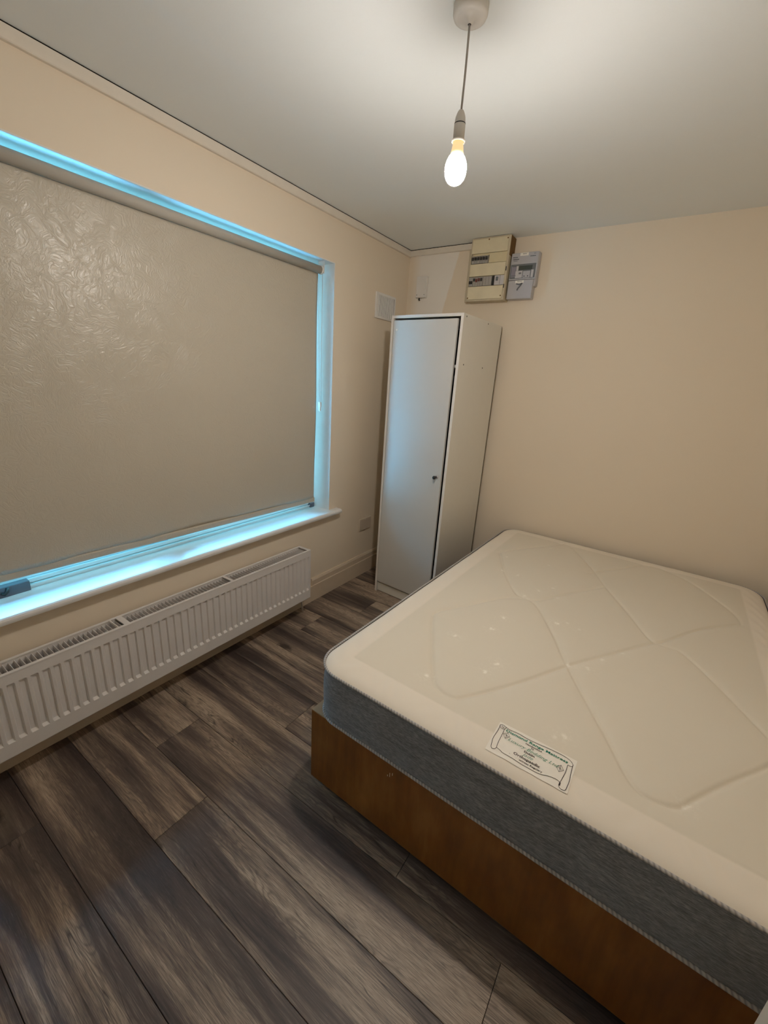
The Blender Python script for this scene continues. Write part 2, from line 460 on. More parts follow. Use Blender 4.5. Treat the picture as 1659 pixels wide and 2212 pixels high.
# floor: underlay slab + individually laid planks
floor = struct(bx('floor', (0.0, YF, -0.1), (XR, 0.0, -0.0085), 'underlay'))
PW = 0.1952; PL = 1.40; y0 = -2.258
joints = {0: 0.705, 1: 0.355, 2: 0.010, 3: 0.695, 4: 1.06, 5: 0.56, 6: 0.20, 7: 1.12, 8: 0.36, 9: 0.85, 10: 0.3, 11: 0.65, -1: 0.02, -2: 0.345, -3: 1.0, -4: 0.5, -5: 0.9}
g = 0.0007
for r in range(-5, 12):
    ya = y0 + (r - 1) * PW; yb = ya + PW
    ya = max(ya, YF); yb = min(yb, 0.0)
    if yb - ya < 0.01: continue
    js = sorted([joints[r] + k * PL for k in (-2, -1, 0, 1, 2)])
    for a, b in zip(js, js[1:]):
        a2 = max(a, 0.0); b2 = min(b, XR)
        if b2 - a2 < 0.01: continue
        dz = random.uniform(-0.00025, 0.0)
        cx, cy = (a2 + b2) / 2, (ya + yb) / 2
        bm = bmesh.new()
        hx, hy = (b2 - a2) / 2 - g, (yb - ya) / 2 - g
        vs = box(bm, (-hx, -hy, -0.008), (hx, hy, 0.0))
        te = [e for e in bm.edges if all(v.co.z > -0.001 for v in e.verts)]
        bmesh.ops.bevel(bm, geom=te, offset=0.0009, segments=1, affect='EDGES')
        o = mk('plank', bm, 'plank', floor, (cx, cy, dz))

# skirting boards: plain face with a chamfered cap
def skirt_prof(t=0.019):
    return [(0, 0), (t, 0), (t, 0.116), (t * 0.82, 0.121), (t * 0.82, 0.155), (t * 0.45, 0.169), (0, 0.169)]
bm = bmesh.new(); prism(bm, skirt_prof(), -0.986, 0.0, 'Y')
prism(bm, [(0, 0), (0.019, 0), (0.019, 0.116), (0, 0.116)], YF, -0.986, 'Y')
struct(mk('baseboard_left', bm, 'skirt'))
bm = bmesh.new(); prism(bm, [(-x, z) for x, z in skirt_prof()], 0.019, XR, 'X')
struct(mk('baseboard_back', bm, 'skirt'))
bm = bmesh.new(); prism(bm, [(XR - x, z) for x, z in skirt_prof()], -2.148, -0.019, 'Y')
struct(mk('baseboard_right', bm, 'skirt'))

# strips under the ceiling (a dark strip on top stands in for the shaded gap)
bm = bmesh.new()
prism(bm, [(0, 2.357), (0.012, 2.357), (0.015, 2.360), (0.015, 2.3955), (0, 2.3955)], YF, 0.0, 'Y')
struct(mk('trim_2', bm, 'trim'))
bm = bmesh.new()
prism(bm, [(0, 2.360), (-0.012, 2.360), (-0.015, 2.363), (-0.015, 2.3955), (0, 2.3955)], 0.015, 0.513, 'X')
struct(mk('trim_3', bm, 'trim'))
bm = bmesh.new()
box(bm, (0.0, YF, 2.3955), (0.0125, 0.0, 2.400)); box(bm, (0.0125, -0.0125, 2.3955), (0.513, 0.0, 2.400))
struct(mk('gap_shade_strip', bm, 'dark'))

# ------------------------------------------------------------------ window: frame, pane, rail
win = bpy.data.objects.new('window_1', None); COL.objects.link(win); win['kind'] = 'structure'
win.location = (-0.20, (WY0 + WY1) / 2, 0.62)
def W_(o):
    o.matrix_parent_inverse = Matrix.Translation(win.location).inverted(); return o
FX0, FX1 = -0.215, -0.15
bm = bmesh.new()
box(bm, (FX0, WY0, 0.618), (FX1, WY1, 0.662), 0, 0.003)
box(bm, (FX0, WY0, WZ1 - 0.05), (FX1, WY1, WZ1 - 0.002), 0, 0.003)
box(bm, (FX0, WY1 - 0.090, 0.662), (FX1, WY1 - 0.002, WZ1 - 0.05), 0, 0.003)
box(bm, (FX0, WY0 + 0.002, 0.662), (FX1, WY0 + 0.052, WZ1 - 0.05), 0, 0.003)
W_(mk('window_frame', bm, 'upvc', win))
for (ya, yb) in ((WY0 + 0.055, -1.86), (-1.82, WY1 - 0.092)):
    bm = bmesh.new()
    zb, zt = 0.665, WZ1 - 0.055; sx0, sx1 = -0.205, -0.160
    box(bm, (sx0, ya, zb), (sx1, yb, zb + 0.045), 0, 0.003)
    box(bm, (sx0, ya, zt - 0.045), (sx1, yb, zt), 0, 0.003)
    box(bm, (sx0, ya, zb + 0.045), (sx1, ya + 0.045, zt - 0.045), 0, 0.003)
    box(bm, (sx0, yb - 0.045, zb + 0.045), (sx1, yb, zt - 0.045), 0, 0.003)
    s = W_(mk('sash', bm, 'upvc', win))
    p = bx('pane', (-0.186, ya + 0.045, zb + 0.045), (-0.182, yb - 0.045, zt - 0.045), 'glass', s)
W_(bx('mullion', (FX0, -1.86, 0.662), (FX1, -1.82, WZ1 - 0.05), 'upvc', win, 0.002))
# rail lying in front of the frame, grey end blocks
bm = bmesh.new()
box(bm, (-0.150, -2.432, 0.6395), (-0.128, -0.868, 0.648), 0, 0.001)
box(bm, (-0.150, -2.432, 0.652), (-0.140, -0.868, 0.668), 0, 0.001)
box(bm, (-0.150, -2.432, 0.630), (-0.134, -0.868, 0.6395), 0, 0)
W_(mk('bottom_rail', bm, 'upvc', win))
b1 = W_(bx('end_block', (-0.151, -2.56, 0.629), (-0.118, -2.432, 0.672), 'alu', win, 0.003)); b1['label'] = 'grey metal end block at the left'
b2 = W_(bx('end_block', (-0.151, -0.868, 0.629), (-0.122, -0.830, 0.662), 'alu', win, 0.003)); b2['label'] = 'grey metal end block at the right'
bm = bmesh.new(); lathe(bm, [(0, 0.0), (0.004, 0.0), (0.004, 0.003), (0, 0.003)], (-0.128, -0.885, 0.656), 'X', 12)
W_(mk('screw', bm, 'black', win))
bm = bmesh.new(); tube(bm, [(-0.116, -2.500, 0.668), (-0.112, -2.503, 0.655), (-0.114, -2.512, 0.643), (-0.118, -2.520, 0.650)], 0.006, 8)
W_(mk('latch_hook', bm, 'black', win))

# sill board with a rounded nose and horn
SZ = 0.630; SX = 0.052
prof = [(-0.215, SZ - 0.03), (SX - 0.010, SZ - 0.03), (SX - 0.002, SZ - 0.026), (SX, SZ - 0.018), (SX, SZ - 0.012),
        (SX - 0.003, SZ - 0.005), (SX - 0.010, SZ - 0.001), (SX - 0.018, SZ), (-0.215, SZ)]
bm = bmesh.new(); prism(bm, prof, WY0 + 0.004, WY1 - 0.004, 'Y')
nose = [(0.001, SZ - 0.03)] + prof[1:8] + [(0.001, SZ)]
prism(bm, nose, WY1 - 0.004, -0.735, 'Y'); prism(bm, nose, -2.92, WY0 + 0.004, 'Y')
bmesh.ops.remove_doubles(bm, verts=bm.verts, dist=0.0001)
sill = mk('trim_5', bm, 'gloss_white'); struct(sill)

# ------------------------------------------------------------------ roller blind
BX = -0.046
bl = thing('roller_blind', 'beige swirl-embossed roller blind pulled down over the window', 'blind', (BX, -1.8, 2.1))
inv = Matrix.Translation(bl.location).inverted()
def Bp(o): o.matrix_parent_inverse = inv; return o
BY0, BY1 = -2.80, -0.905
# fabric with slight waviness and lower edge a little lower at the window corner
bm = bmesh.new(); NY, NZ = 90, 60; grid = []
for i in range(NY + 1):
    u = i / NY; y = BY0 + (BY1 - BY0) * u; row = []
    zb = 0.755 + (0.727 - 0.755) * u
    for j in range(NZ + 1):
        t = j / NZ; z = zb + (2.075 - zb) * t
        wob = 0.0028 * math.sin(y * 5.1 + 0.7) * (1 - t) ** 2 + 0.0022 * math.sin(y * 13 + z * 3) * (1 - t) ** 3
        edge = 0.004 * math.exp(-(1 - u) * 25) * math.sin(z * 6)
        row.append(bm.verts.new((BX + wob + edge, y - 0.012 * max(0, (1 - t)) * (u > 0.99) , z)))
    grid.append(row)
for i in range(NY):
    for j in range(NZ):
        f = bm.faces.new((grid[i][j], grid[i + 1][j], grid[i + 1][j + 1], grid[i][j + 1])); f.smooth = True
fab = Bp(mk('fabric', bm, 'blind', bl))
sm = fab.modifiers.new('thick', 'SOLIDIFY'); sm.thickness = 0.0008
# hem bar pocket
bm = bmesh.new()
prof = [(-0.004, -0.0), (0.003, 0.0), (0.0042, 0.006), (0.0042, 0.024), (0.002, 0.030), (-0.004, 0.030)]
A = []; 
for k, (yy, zb) in enumerate(((BY0 - 0.002, 0.752), (BY1 - 0.01, 0.722))):
    A.append([bm.verts.new((BX + p[0], yy, zb - 0.022 + p[1])) for p in prof])
for i in range(6):
    j = (i + 1) % 6; bm.faces.new((A[0][i], A[0][j], A[1][j], A[1][i]))
bm.faces.new(A[0]); bm.faces.new(A[1])
Bp(mk('hem_bar', bm, 'blind', bl))
bm = bmesh.new(); lathe(bm, [(0, BY0), (0.021, BY0), (0.021, BY1 + 0.003), (0, BY1 + 0.003)], (BX + 0.010, 0, 2.083), 'Y', 40)
Bp(mk('roller_tube', bm, 'blind_roll', bl))
for yb, s in ((BY1 + 0.006, 1), (BY0 - 0.006, -1)):
    bm = bmesh.new()
    lathe(bm, [(0, 0), (0.0235, 0), (0.0235, 0.010 * s), (0.016, 0.014 * s), (0, 0.014 * s)], (BX + 0.010, yb - 0.003 * s, 2.083), 'Y', 32)
    bk = Bp(mk('end_cap', bm, 'white_plastic', bl)); bk['label'] = 'white plastic end cap'
    ya, yc = yb + 0.012 * s, yb + (0.085 if s > 0 else 0.04) * s
    ya2, yc2 = min(ya, yc), max(ya, yc)
    if s > 0: yc2 = WY1 - 0.004
    else: ya2 = WY0 + 0.004
    Bp(bx('bracket', (BX - 0.016, ya2, 2.066), (BX + 0.030, yc2, 2.131) if False else (BX + 0.030, ya2 + 0.003, 2.131), 'white_plastic', bl))
# bead chain loop with tensioner
bm = bmesh.new()
tube(bm, [(BX + 0.028, -0.898, 2.08), (BX + 0.027, -0.896, 1.7), (BX + 0.026, -0.893, 1.345)], 0.0014, 6)
tube(bm, [(BX - 0.008, -0.898, 2.08), (BX + 0.004, -0.897, 1.7), (BX + 0.016, -0.896, 1.345)], 0.0014, 6)
Bp(mk('bead_chain', bm, 'white_plastic', bl))
bm = bmesh.new(); box(bm, (BX + 0.010, -0.900, 1.318), (BX + 0.030, -0.890, 1.350), 0, 0.002); box(bm, (BX + 0.014, -0.899, 1.296), (BX + 0.026, -0.891, 1.320), 0, 0.002)
Bp(mk('chain_weight', bm, 'white_plastic', bl))

# ------------------------------------------------------------------ radiator
RX0, RX1 = 0.045, 0.142; RY1 = -1.136; RP = 0.0335; NR = 48; RY0 = RY1 - RP * NR - 0.012
RZ0, RZ1 = 0.138, 0.470
rad = thing('radiator', 'long white ribbed panel radiator under the window sill', 'radiator', (0.09, RY1, 0.0))
rinv = Matrix.Translation(rad.location).inverted()
def Rp(o): o.matrix_parent_inverse = rinv; return o
# front panel: pressed sheet with vertical channels, bright lower ends and shaded upper ends
def press(y):   # 0..1 depth across a rib period
    t = ((RY1 - 0.013 - y) / RP) % 1.0
    if t < 0.10: return t / 0.10
    if t < 0.58: return 1.0
    if t < 0.70: return 1 - (t - 0.58) / 0.12
    return 0.0
yl = [RY1]
for k in range(NR):
    base = RY1 - 0.013 - k * RP
    yl += [base, base - 0.10 * RP, base - 0.34 * RP, base - 0.58 * RP, base - 0.70 * RP]
yl.append(RY0)
CT, CB = 0.430, 0.199
zl = [RZ0, RZ0 + 0.004, CB, CB + 0.011, 0.26, 0.35, CT - 0.004, CT, RZ1 - 0.012, RZ1 - 0.004]
bm = bmesh.new(); G = []
for y in yl:
    row = []
    for z in zl:
        d = 0.0
        if CB + 0.010 <= z <= CT - 0.003 and RY0 + 0.02 < y < RY1 - 0.01: d = 0.0085 * press(y - 1e-6)
        rnd_ = 0.003 if (z < RZ0 + 0.002) else 0.0
        row.append(bm.verts.new((RX1 - d - rnd_, y, z)))
    G.append(row)
for i in range(len(yl) - 1):
    for j in range(len(zl) - 1):
        bm.faces.new((G[i][j], G[i + 1][j], G[i + 1][j + 1], G[i][j + 1]))
# folded lips
for a, b in (((RX1 - 0.010, RY0, RZ1 - 0.006), (RX1 - 0.001, RY1, RZ1 - 0.003)), ((RX1 - 0.012, RY0, RZ0), (RX1 - 0.003, RY1, RZ0 + 0.003)),
             ((RX1 - 0.010, RY1 - 0.003, RZ0), (RX1 - 0.001, RY1 - 0.0005, RZ1 - 0.006))): box(bm, a, b)
Rp(mk('front_panel', bm, 'radiator', rad))
Rp(bx('back_panel', (RX0, RY0, RZ0), (RX0 + 0.006, RY1, RZ1 - 0.004), 'radiator', rad, 0.001))
for ya, yb in ((RY1 - 0.0035, RY1 - 0.0005), (RY0, RY0 + 0.003)):
    Rp(bx('end_panel', (RX0 + 0.006, ya, RZ0 + 0.01), (RX1 - 0.010, yb, RZ1 - 0.004), 'radiator', rad))
# top grille: rails, cross bars
bm = bmesh.new()
box(bm, (RX0 - 0.002, RY0, RZ1 - 0.004), (RX0 + 0.009, RY1, RZ1 + 0.002), 0, 0.001)
box(bm, (RX1 - 0.012, RY0, RZ1 - 0.003), (RX1 + 0.001, RY1, RZ1 + 0.003), 0, 0.001)
for yc, wd in ((RY1 - 0.009, 0.018), (-1.697, 0.014), (-2.211, 0.022), (-2.245, 0.004), (-2.72, 0.014)):
    box(bm, (RX0 + 0.009, yc - wd / 2, RZ1 - 0.003), (RX1 - 0.012, yc + wd / 2, RZ1 + 0.0015))
Rp(mk('top_grille', bm, 'radiator', rad))
# convector fins
bm = bmesh.new()
prof = [(RX0 + 0.008, 0), (RX1 - 0.016, 0)]
box(bm, (RX0 + 0.007, -0.0008, RZ0 + 0.03), (RX1 - 0.030, 0.0008, RZ1 - 0.010))
f0 = Rp(mk('fin', bm, 'radiator', rad))
f0.location = (0, RY1 - 0.018, 0)
k = 1
while RY1 - 0.018 - k * RP / 2 > RY0 + 0.01:
    c = f0.copy(); c.location = (0, RY1 - 0.018 - k * RP / 2, 0); COL.objects.link(c); k += 1
# inner water panel behind fins (dark interior seen between the fins)
Rp(bx('inner_panel', (RX1 - 0.026, RY0 + 0.005, RZ0 + 0.012), (RX1 - 0.020, RY1 - 0.005, RZ1 - 0.018), 'radiator', rad))
bm = bmesh.new(); tube(bm, [(0.098, -1.172, 0.16), (0.094, -1.168, 0.12), (0.078, -1.146, 0.06), (0.062, -1.124, -0.004)], 0.0065, 12)
Rp(mk('pipe', bm, 'white_plastic', rad))
bm = bmesh.new(); lathe(bm, [(0, 0), (0.010, 0), (0.010, 0.012), (0, 0.012)], (0.060, RY1 - 0.001, 0.17), 'Y', 14)
lathe(bm, [(0.006, 0.012), (0.006, 0.02), (0, 0.02)], (0.060, RY1 - 0.001, 0.17), 'Y', 10)
Rp(mk('valve_gap_plug', bm, 'black', rad))  # black plug stands in for the shade in the valve gap

# ------------------------------------------------------------------ wardrobe
WW, WD, WH = 0.493, 0.54, 1.886
wd = thing('wardrobe', 'tall narrow white single-door wardrobe in the corner', 'wardrobe', (0.254, -0.5644, 0.0), -0.0491)
TH = 0.016
def Wb(name, a, b, mat, bev=0.0008, parent=None): return bx(name, a, b, mat, parent or wd, bev)
Wb('side_panel', (0, 0, 0), (TH, WD, WH), 'laminate')
sp_ = Wb('side_panel', (WW - TH, 0, 0), (WW, WD, WH), 'laminate')
for yy, zz in ((0.035, WH - 0.014), (0.036 + 0.29, WH - 0.014), (0.06, 1.62), (0.32, 1.617)):
    bm = bmesh.new(); lathe(bm, [(0, 0.0), (0.0042, 0.0), (0.0042, 0.0008), (0.002, 0.001), (0.0, 0.0004)], (WW, yy, zz), 'X', 14)
    mk('screw', bm, 'mcb_dark', sp_)
bm = bmesh.new()
for z0_, z1_ in ((0, WH),):
    box(bm, (-0.0002, -0.0012, z0_), (TH, 0.0002, z1_)); box(bm, (WW - TH, -0.0012, z0_), (WW + 0.0002, 0.0002, z1_))
box(bm, (TH, -0.0012, WH - 0.012), (WW - TH, 0.0002, WH))
mk('edge_band', bm, 'edging', wd)
Wb('top_panel', (TH, 0, WH - TH), (WW - TH, WD, WH - 0.0005), 'laminate')
Wb('bottom_panel', (TH, 0.020, 0.068), (WW - TH, WD - 0.004, 0.084), 'laminate')
Wb('plinth', (TH, 0.012, 0.004), (WW - TH, 0.026, 0.068), 'laminate')
Wb('back_panel', (0.002, WD - 0.0035, 0.01), (WW + 0.0012, WD, WH - 0.003), 'mcb_dark', 0)
Wb('shelf', (TH, 0.03, 1.60), (WW - TH, WD - 0.005, 1.616), 'laminate')
bm = bmesh.new(); lathe(bm, [(0, TH), (0.012, TH), (0.012, WW - TH), (0, WW - TH)], (0, 0.26, 1.55), 'X', 20)
mk('rail', bm, 'silver', wd)
# door, hinged at the left, standing a touch ajar on the right
DW = WW - 2 * TH - 0.018
dr = bpy.data.objects.new('door', None)
bm = bmesh.new(); box(bm, (0.0, 0.0, 0.0), (DW, 0.016, WH - TH - 0.012 - 0.086), 0, 0.0012)
door = mk('door', bm, 'door_foil', wd, (TH + 0.003, -0.002, 0.086), (0, 0, -0.012))
bm = bmesh.new()
KX, KZ = DW - 0.035, 0.950 - 0.086
lathe(bm, [(0, -0.001), (0.0075, -0.001), (0.0065, -0.004), (0.0048, -0.010), (0.006, -0.014), (0.0105, -0.018), (0.0118, -0.024), (0.0100, -0.030), (0.005, -0.033), (0, -0.034)], (KX, 0, KZ), 'Y', 28)
kb = mk('knob', bm, 'black', door); kb['label'] = 'small round black knob'
bm = bmesh.new(); lathe(bm, [(0, 0), (0.0115, 0), (0.0115, -0.0015), (0, -0.002)], (KX + 0.004, 0, KZ + 0.001), 'Y', 24)
mk('knob_shadow', bm, 'meter_grey', door)  # grey disc painted as the knob's shadow on the glossy door
bm = bmesh.new(); lathe(bm, [(0, 0), (0.0075, 0), (0.0075, -0.0012), (0.004, -0.002), (0, -0.002)], (0.027, 0, 1.804 - 0.086), 'Y', 20)
mk('hole_cap', bm, 'sticker', door)
for zz in (0.12, 0.85, 1.55):
    bm = bmesh.new(); box(bm, (0.0, 0.0165, zz), (0.045, 0.03, zz + 0.05), 0, 0.002); mk('hinge', bm, 'silver', door)

# ------------------------------------------------------------------ bed base
YAW = -0.022
BO = Vector((0.963, -1.984, 0.0))
base = thing('bed_base', 'orange-brown stained plywood bed base with tan top, under the mattress', 'bed base', BO, YAW)
BW, BL_, BZ0, BZ1 = 1.405, 1.935, 0.032, 0.347
bx('foot_panel', (0, 0, BZ0), (BW, 0.018, BZ1 - 0.003), 'ply', base, 0.002)
bx('head_panel', (0, BL_ - 0.018, BZ0), (BW, BL_, BZ1 - 0.003), 'ply', base, 0.002)
bx('side_panel', (0, 0.0185, BZ0), (0.018, BL_ - 0.0185, BZ1 - 0.003), 'ply', base, 0.002)
bx('side_panel', (BW - 0.018, 0.0185, BZ0), (BW, BL_ - 0.0185, BZ1 - 0.003), 'ply', base, 0.002)
tb = bx('top_board', (0.001, 0.001, BZ1 - 0.003), (BW - 0.001, BL_ - 0.001, BZ1), 'base_board', base); tb['label'] = 'tan hardboard top'
bm = bmesh.new()
for (a, c, ln, ti) in ((0.352, 0.294, 0.016, 0.25), (0.362, 0.303, 0.010, 0.15), (0.344, 0.286, 0.006, 0.4)):
    box(bm, (a, -0.0006, c - ln / 2), (a + 0.0016, 0.0004, c + ln / 2))
mk('scratch', bm, 'sticker', base)
for (xx, yy) in ((0.075, 0.09), (BW - 0.09, 0.09), (0.075, BL_ - 0.09), (BW - 0.09, BL_ - 0.09), (0.70, 0.10)):
    bm = bmesh.new(); lathe(bm, [(0, -0.014), (0.016, -0.014), (0.018, -0.010), (0.018, 0.010), (0.016, 0.014), (0, 0.014)], (xx, yy, 0.0182), 'X', 24)
    box(bm, (xx - 0.012, yy - 0.012, 0.030), (xx + 0.012, yy + 0.012, 0.036))
    mk('castor', bm, 'castor', base)

# ------------------------------------------------------------------ mattress
MO = Vector((0.972, -1.990, 0.347))
mat = thing('mattress', 'cream quilted double mattress with grey side, on the wooden base', 'mattress', MO, YAW)
MW, ML, MR = 1.400, 1.955, 0.105
ZT = 0.206      # piping height above the base
Minv = (Matrix.Translation(MO) @ Matrix.Rotation(YAW, 4, 'Z')).inverted()
def loc2(x, y):
    p = Minv @ Vector((x, y, 0)); return (p.x, p.y)
QL = [[(1.449, -1.048), (1.354, -1.109), (1.242, -1.295), (1.180, -1.390), (1.165, -1.430), (1.170, -1.480), (1.277, -1.684), (1.354, -1.817), (1.393, -1.849), (1.436, -1.851), (1.472, -1.822), (1.577, -1.668), (1.7, -1.452), (1.793, -1.31), (1.928, -1.102), (1.955, -1.07)],
      [(1.149, -0.589), (1.26, -0.831), (1.369, -1.011), (1.409, -1.045), (1.449, -1.048), (1.505, -1.097), (1.609, -1.273), (1.7, -1.452), (1.858, -1.718), (1.915, -1.817), (1.951, -1.856), (1.992, -1.86), (2.036, -1.841), (2.065, -1.796), (2.146, -1.675), (2.238, -1.547), (2.37, -1.34)],
      [(1.149, -0.589), (1.145, -0.56), (1.255, -0.38), (1.362, -0.23), (1.40, -0.15)],
      [(1.449, -1.048), (1.49, -1.02), (1.56, -0.90), (1.72, -0.64)],
      [(1.40, -0.15), (1.45, -0.13), (1.623, -0.426), (1.723, -0.638), (1.851, -0.882), (1.923, -1.03), (1.959, -1.066), (2.01, -1.063), (2.047, -1.075), (2.119, -1.176), (2.189, -1.292), (2.27, -1.44), (2.37, -1.62)],
      [(1.955, -1.07), (1.99, -1.02), (2.12, -0.80), (2.268, -0.63)],
      [(1.93, -0.13), (2.01, -0.182), (2.108, -0.276), (2.224, -0.465), (2.262, -0.56), (2.268, -0.63)],
      [(1.93, -0.13), (1.87, -0.16), (1.72, -0.38), (1.623, -0.53)]]
QL = [[loc2(*p) for p in l] for l in QL]
SEG = []
for l in QL:
    # smooth each line a little with Catmull-Rom
    P_ = [Vector((*p, 0)) for p in l]; out = []
    for i in range(len(P_) - 1):
        p0 = P_[max(i - 1, 0)]; p1 = P_[i]; p2 = P_[i + 1]; p3 = P_[min(i + 2, len(P_) - 1)]
        for t in (0, .25, .5, .75):
            out.append(0.5 * ((2 * p1) + (p2 - p0) * t + (2 * p0 - 5 * p1 + 4 * p2 - p3) * t * t + (3 * p1 - p0 - 3 * p2 + p3) * t ** 3))
    out.append(P_[-1])
    SEG += [(a.x, a.y, b.x, b.y) for a, b in zip(out, out[1:])]
FLW = [(1.411, -1.291, 1), (1.401, -1.407, 1), (1.302, -1.548, .8), (1.475, -1.677, 1), (1.494, -1.61, 1), (1.325, -1.822, 1), (1.603, -1.182, 1), (1.64, -1.151, .5), (1.424, -0.584, .5),
       (1.324, -0.83, .5), (1.512, -0.855, .5), (1.554, -0.942, .5), (1.462, -0.931, .5), (1.794, -1.334, .5), (1.855, -1.23, .5), (1.763, -1.426, .6), (1.42, -1.028, .7), (1.369, -0.296, .4),
       (1.242, -0.816, .8), (1.762, -1.797, .7), (1.735, -1.819, .5), (2.05, -1.828, .6), (1.691, -1.172, .4), (1.20, -0.62, .5), (1.70, -1.44, .7)]
FLW = [(*loc2(a, b), s) for a, b, s in FLW]
import numpy as np
NX, NYm = 300, 400
bm_v = []
hw = MW / 2; hl = ML / 2
vs = np.linspace(-1, 1, NYm + 1)
# denser rows near the rounded ends
vs = np.sin(vs * PI / 2) * 0.25 + vs * 0.75
us = np.linspace(-1, 1, NX + 1)
Yc = vs * hl
over = np.clip(np.abs(Yc) - (hl - MR), 0, MR)
Wy = hw - MR + np.sqrt(np.maximum(MR ** 2 - over ** 2, 0))
XX = (us[None, :] * Wy[:, None]); YY = np.repeat(Yc[:, None], NX + 1, 1)
# distance to outline
dx = hw - np.abs(XX); dy = hl - np.abs(YY)
inner = np.minimum(dx, dy)
cxx = np.abs(XX) - (hw - MR); cyy = np.abs(YY) - (hl - MR)
cor = (cxx > 0) & (cyy > 0)
D = np.where(cor, MR - np.sqrt(cxx ** 2 + cyy ** 2), inner); D = np.clip(D, 0, None)
LX = XX * (hw - 0.006) / hw + hw; LY = np.where(YY < 0, YY * (hl + 0.004) / hl, YY * (hl - 0.006) / hl) + hl
qd = np.full(LX.shape, 1e3)
for (ax, ay, bx_, by_) in SEG:
    ex, ey = bx_ - ax, by_ - ay; L2 = ex * ex + ey * ey + 1e-12
    msk = (LX > min(ax, bx_) - .08) & (LX < max(ax, bx_) + .08) & (LY > min(ay, by_) - .08) & (LY < max(ay, by_) + .08)
    px, py = LX[msk], LY[msk]
    t = np.clip(((px - ax) * ex + (py - ay) * ey) / L2, 0, 1)
    dd = np.hypot(px - ax - t * ex, py - ay - t * ey)
    qd[msk] = np.minimum(qd[msk], dd)
Zm = 0.018 * (1 - np.exp(-D / 0.018)) + 0.006 * (1 - np.exp(-D / 0.25))
Zm -= 0.0062 * np.exp(-(qd / 0.0052) ** 2) + 0.0034 * np.exp(-(qd / 0.024) ** 2)
BB = 0.098
Zm -= 0.0013 * np.exp(-((D - BB) / 0.006) ** 2)
Zm += 0.0012 * np.sin(LX * 9 + 1.3 * np.sin(LY * 6)) * np.sin(LY * 7.5 + 0.8)
Zm += 0.0010 * np.sin(LY * 60 + 6 * np.sin(LX * 23) + LX * 35) * np.exp(-((D - 0.06) / 0.03) ** 2)
nv = (NX + 1) * (NYm + 1)
co = np.stack([LX, LY, ZT + 0.001 + Zm], -1).reshape(-1, 3)
idx = np.arange(nv).reshape(NYm + 1, NX + 1)
F = np.stack([idx[:-1, :-1], idx[:-1, 1:], idx[1:, 1:], idx[1:, :-1]], -1).reshape(-1, 4)
me = bpy.data.meshes.new('cover'); me.from_pydata(co.tolist(), [], F.tolist()); me.update()
me.polygons.foreach_set('use_smooth', [True] * len(me.polygons))
border = 1 - np.clip((D - BB + 0.003) / 0.006, 0, 1)
a = me.attributes.new('border', 'FLOAT', 'POINT'); a.data.foreach_set('value', border.reshape(-1).astype('f'))
fl = np.zeros_like(D); pt = np.zeros_like(D)
rs = random.Random(3)
for (fx, fy, s) in FLW:
    fl = np.maximum(fl, s * np.exp(-(((LX - fx) ** 2 + (LY - fy) ** 2) / 0.036 ** 2)))
    for q in range(3):
        qx, qy = fx + rs.uniform(-.006, .006), fy + rs.uniform(-.006, .006)
        pt = np.maximum(pt, s * np.clip(1.6 - np.hypot(LX - qx, LY - qy) / 0.0042, 0, 1))
a = me.attributes.new('flower', 'FLOAT', 'POINT'); a.data.foreach_set('value', fl.reshape(-1).astype('f'))
a = me.attributes.new('petal', 'FLOAT', 'POINT'); a.data.foreach_set('value', (0.8 * pt).reshape(-1).astype('f'))
me.materials.append(M['damask'])
cover = bpy.data.objects.new('cover', me); COL.objects.link(cover); cover.parent = mat
cover['label'] = 'cream damask cover with stitched diamonds'

def outline(off=0.0, n=14):
    pts = []
    r = MR + off
    for cx_, cy_, a0 in ((MW - MR, ML - MR, 0), (MR, ML - MR, 90), (MR, MR, 180), (MW - MR, MR, 270)):
        for k in range(n + 1):
            a_ = math.radians(a0 + 90 * k / n); pts.append((cx_ + r * math.cos(a_), cy_ + r * math.sin(a_)))
    # densify the straights
    out = []
    for i, p in enumerate(pts):
        q = pts[(i + 1) % len(pts)]; L_ = math.dist(p, q); m_ = max(1, int(L_ / 0.035))
        for k in range(m_): out.append((p[0] + (q[0] - p[0]) * k / m_, p[1] + (q[1] - p[1]) * k / m_))
    return out
def ring(off, z): return [(x, y, z) for x, y in outline(off)]
bm = bmesh.new(); R_ = []
for off, z in ((-0.10, 0.002), (-0.006, 0.003), (-0.001, 0.008), (0.002, 0.03), (0.004, 0.07), (0.005, 0.11), (0.004, 0.15), (0.001, 0.18), (-0.001, 0.192), (-0.003, 0.199), (-0.012, 0.203)):
    o1 = outline(off); o0 = outline(0)
    vs_ = []
    for i, (x, y) in enumerate(o1):
        vs_.append(bm.verts.new((x, y, z)))
    R_.append(vs_)
for A, B in zip(R_, R_[1:]):
    for i in range(len(A)):
        j = (i + 1) % len(A); f = bm.faces.new((A[i], A[j], B[j], B[i])); f.smooth = True
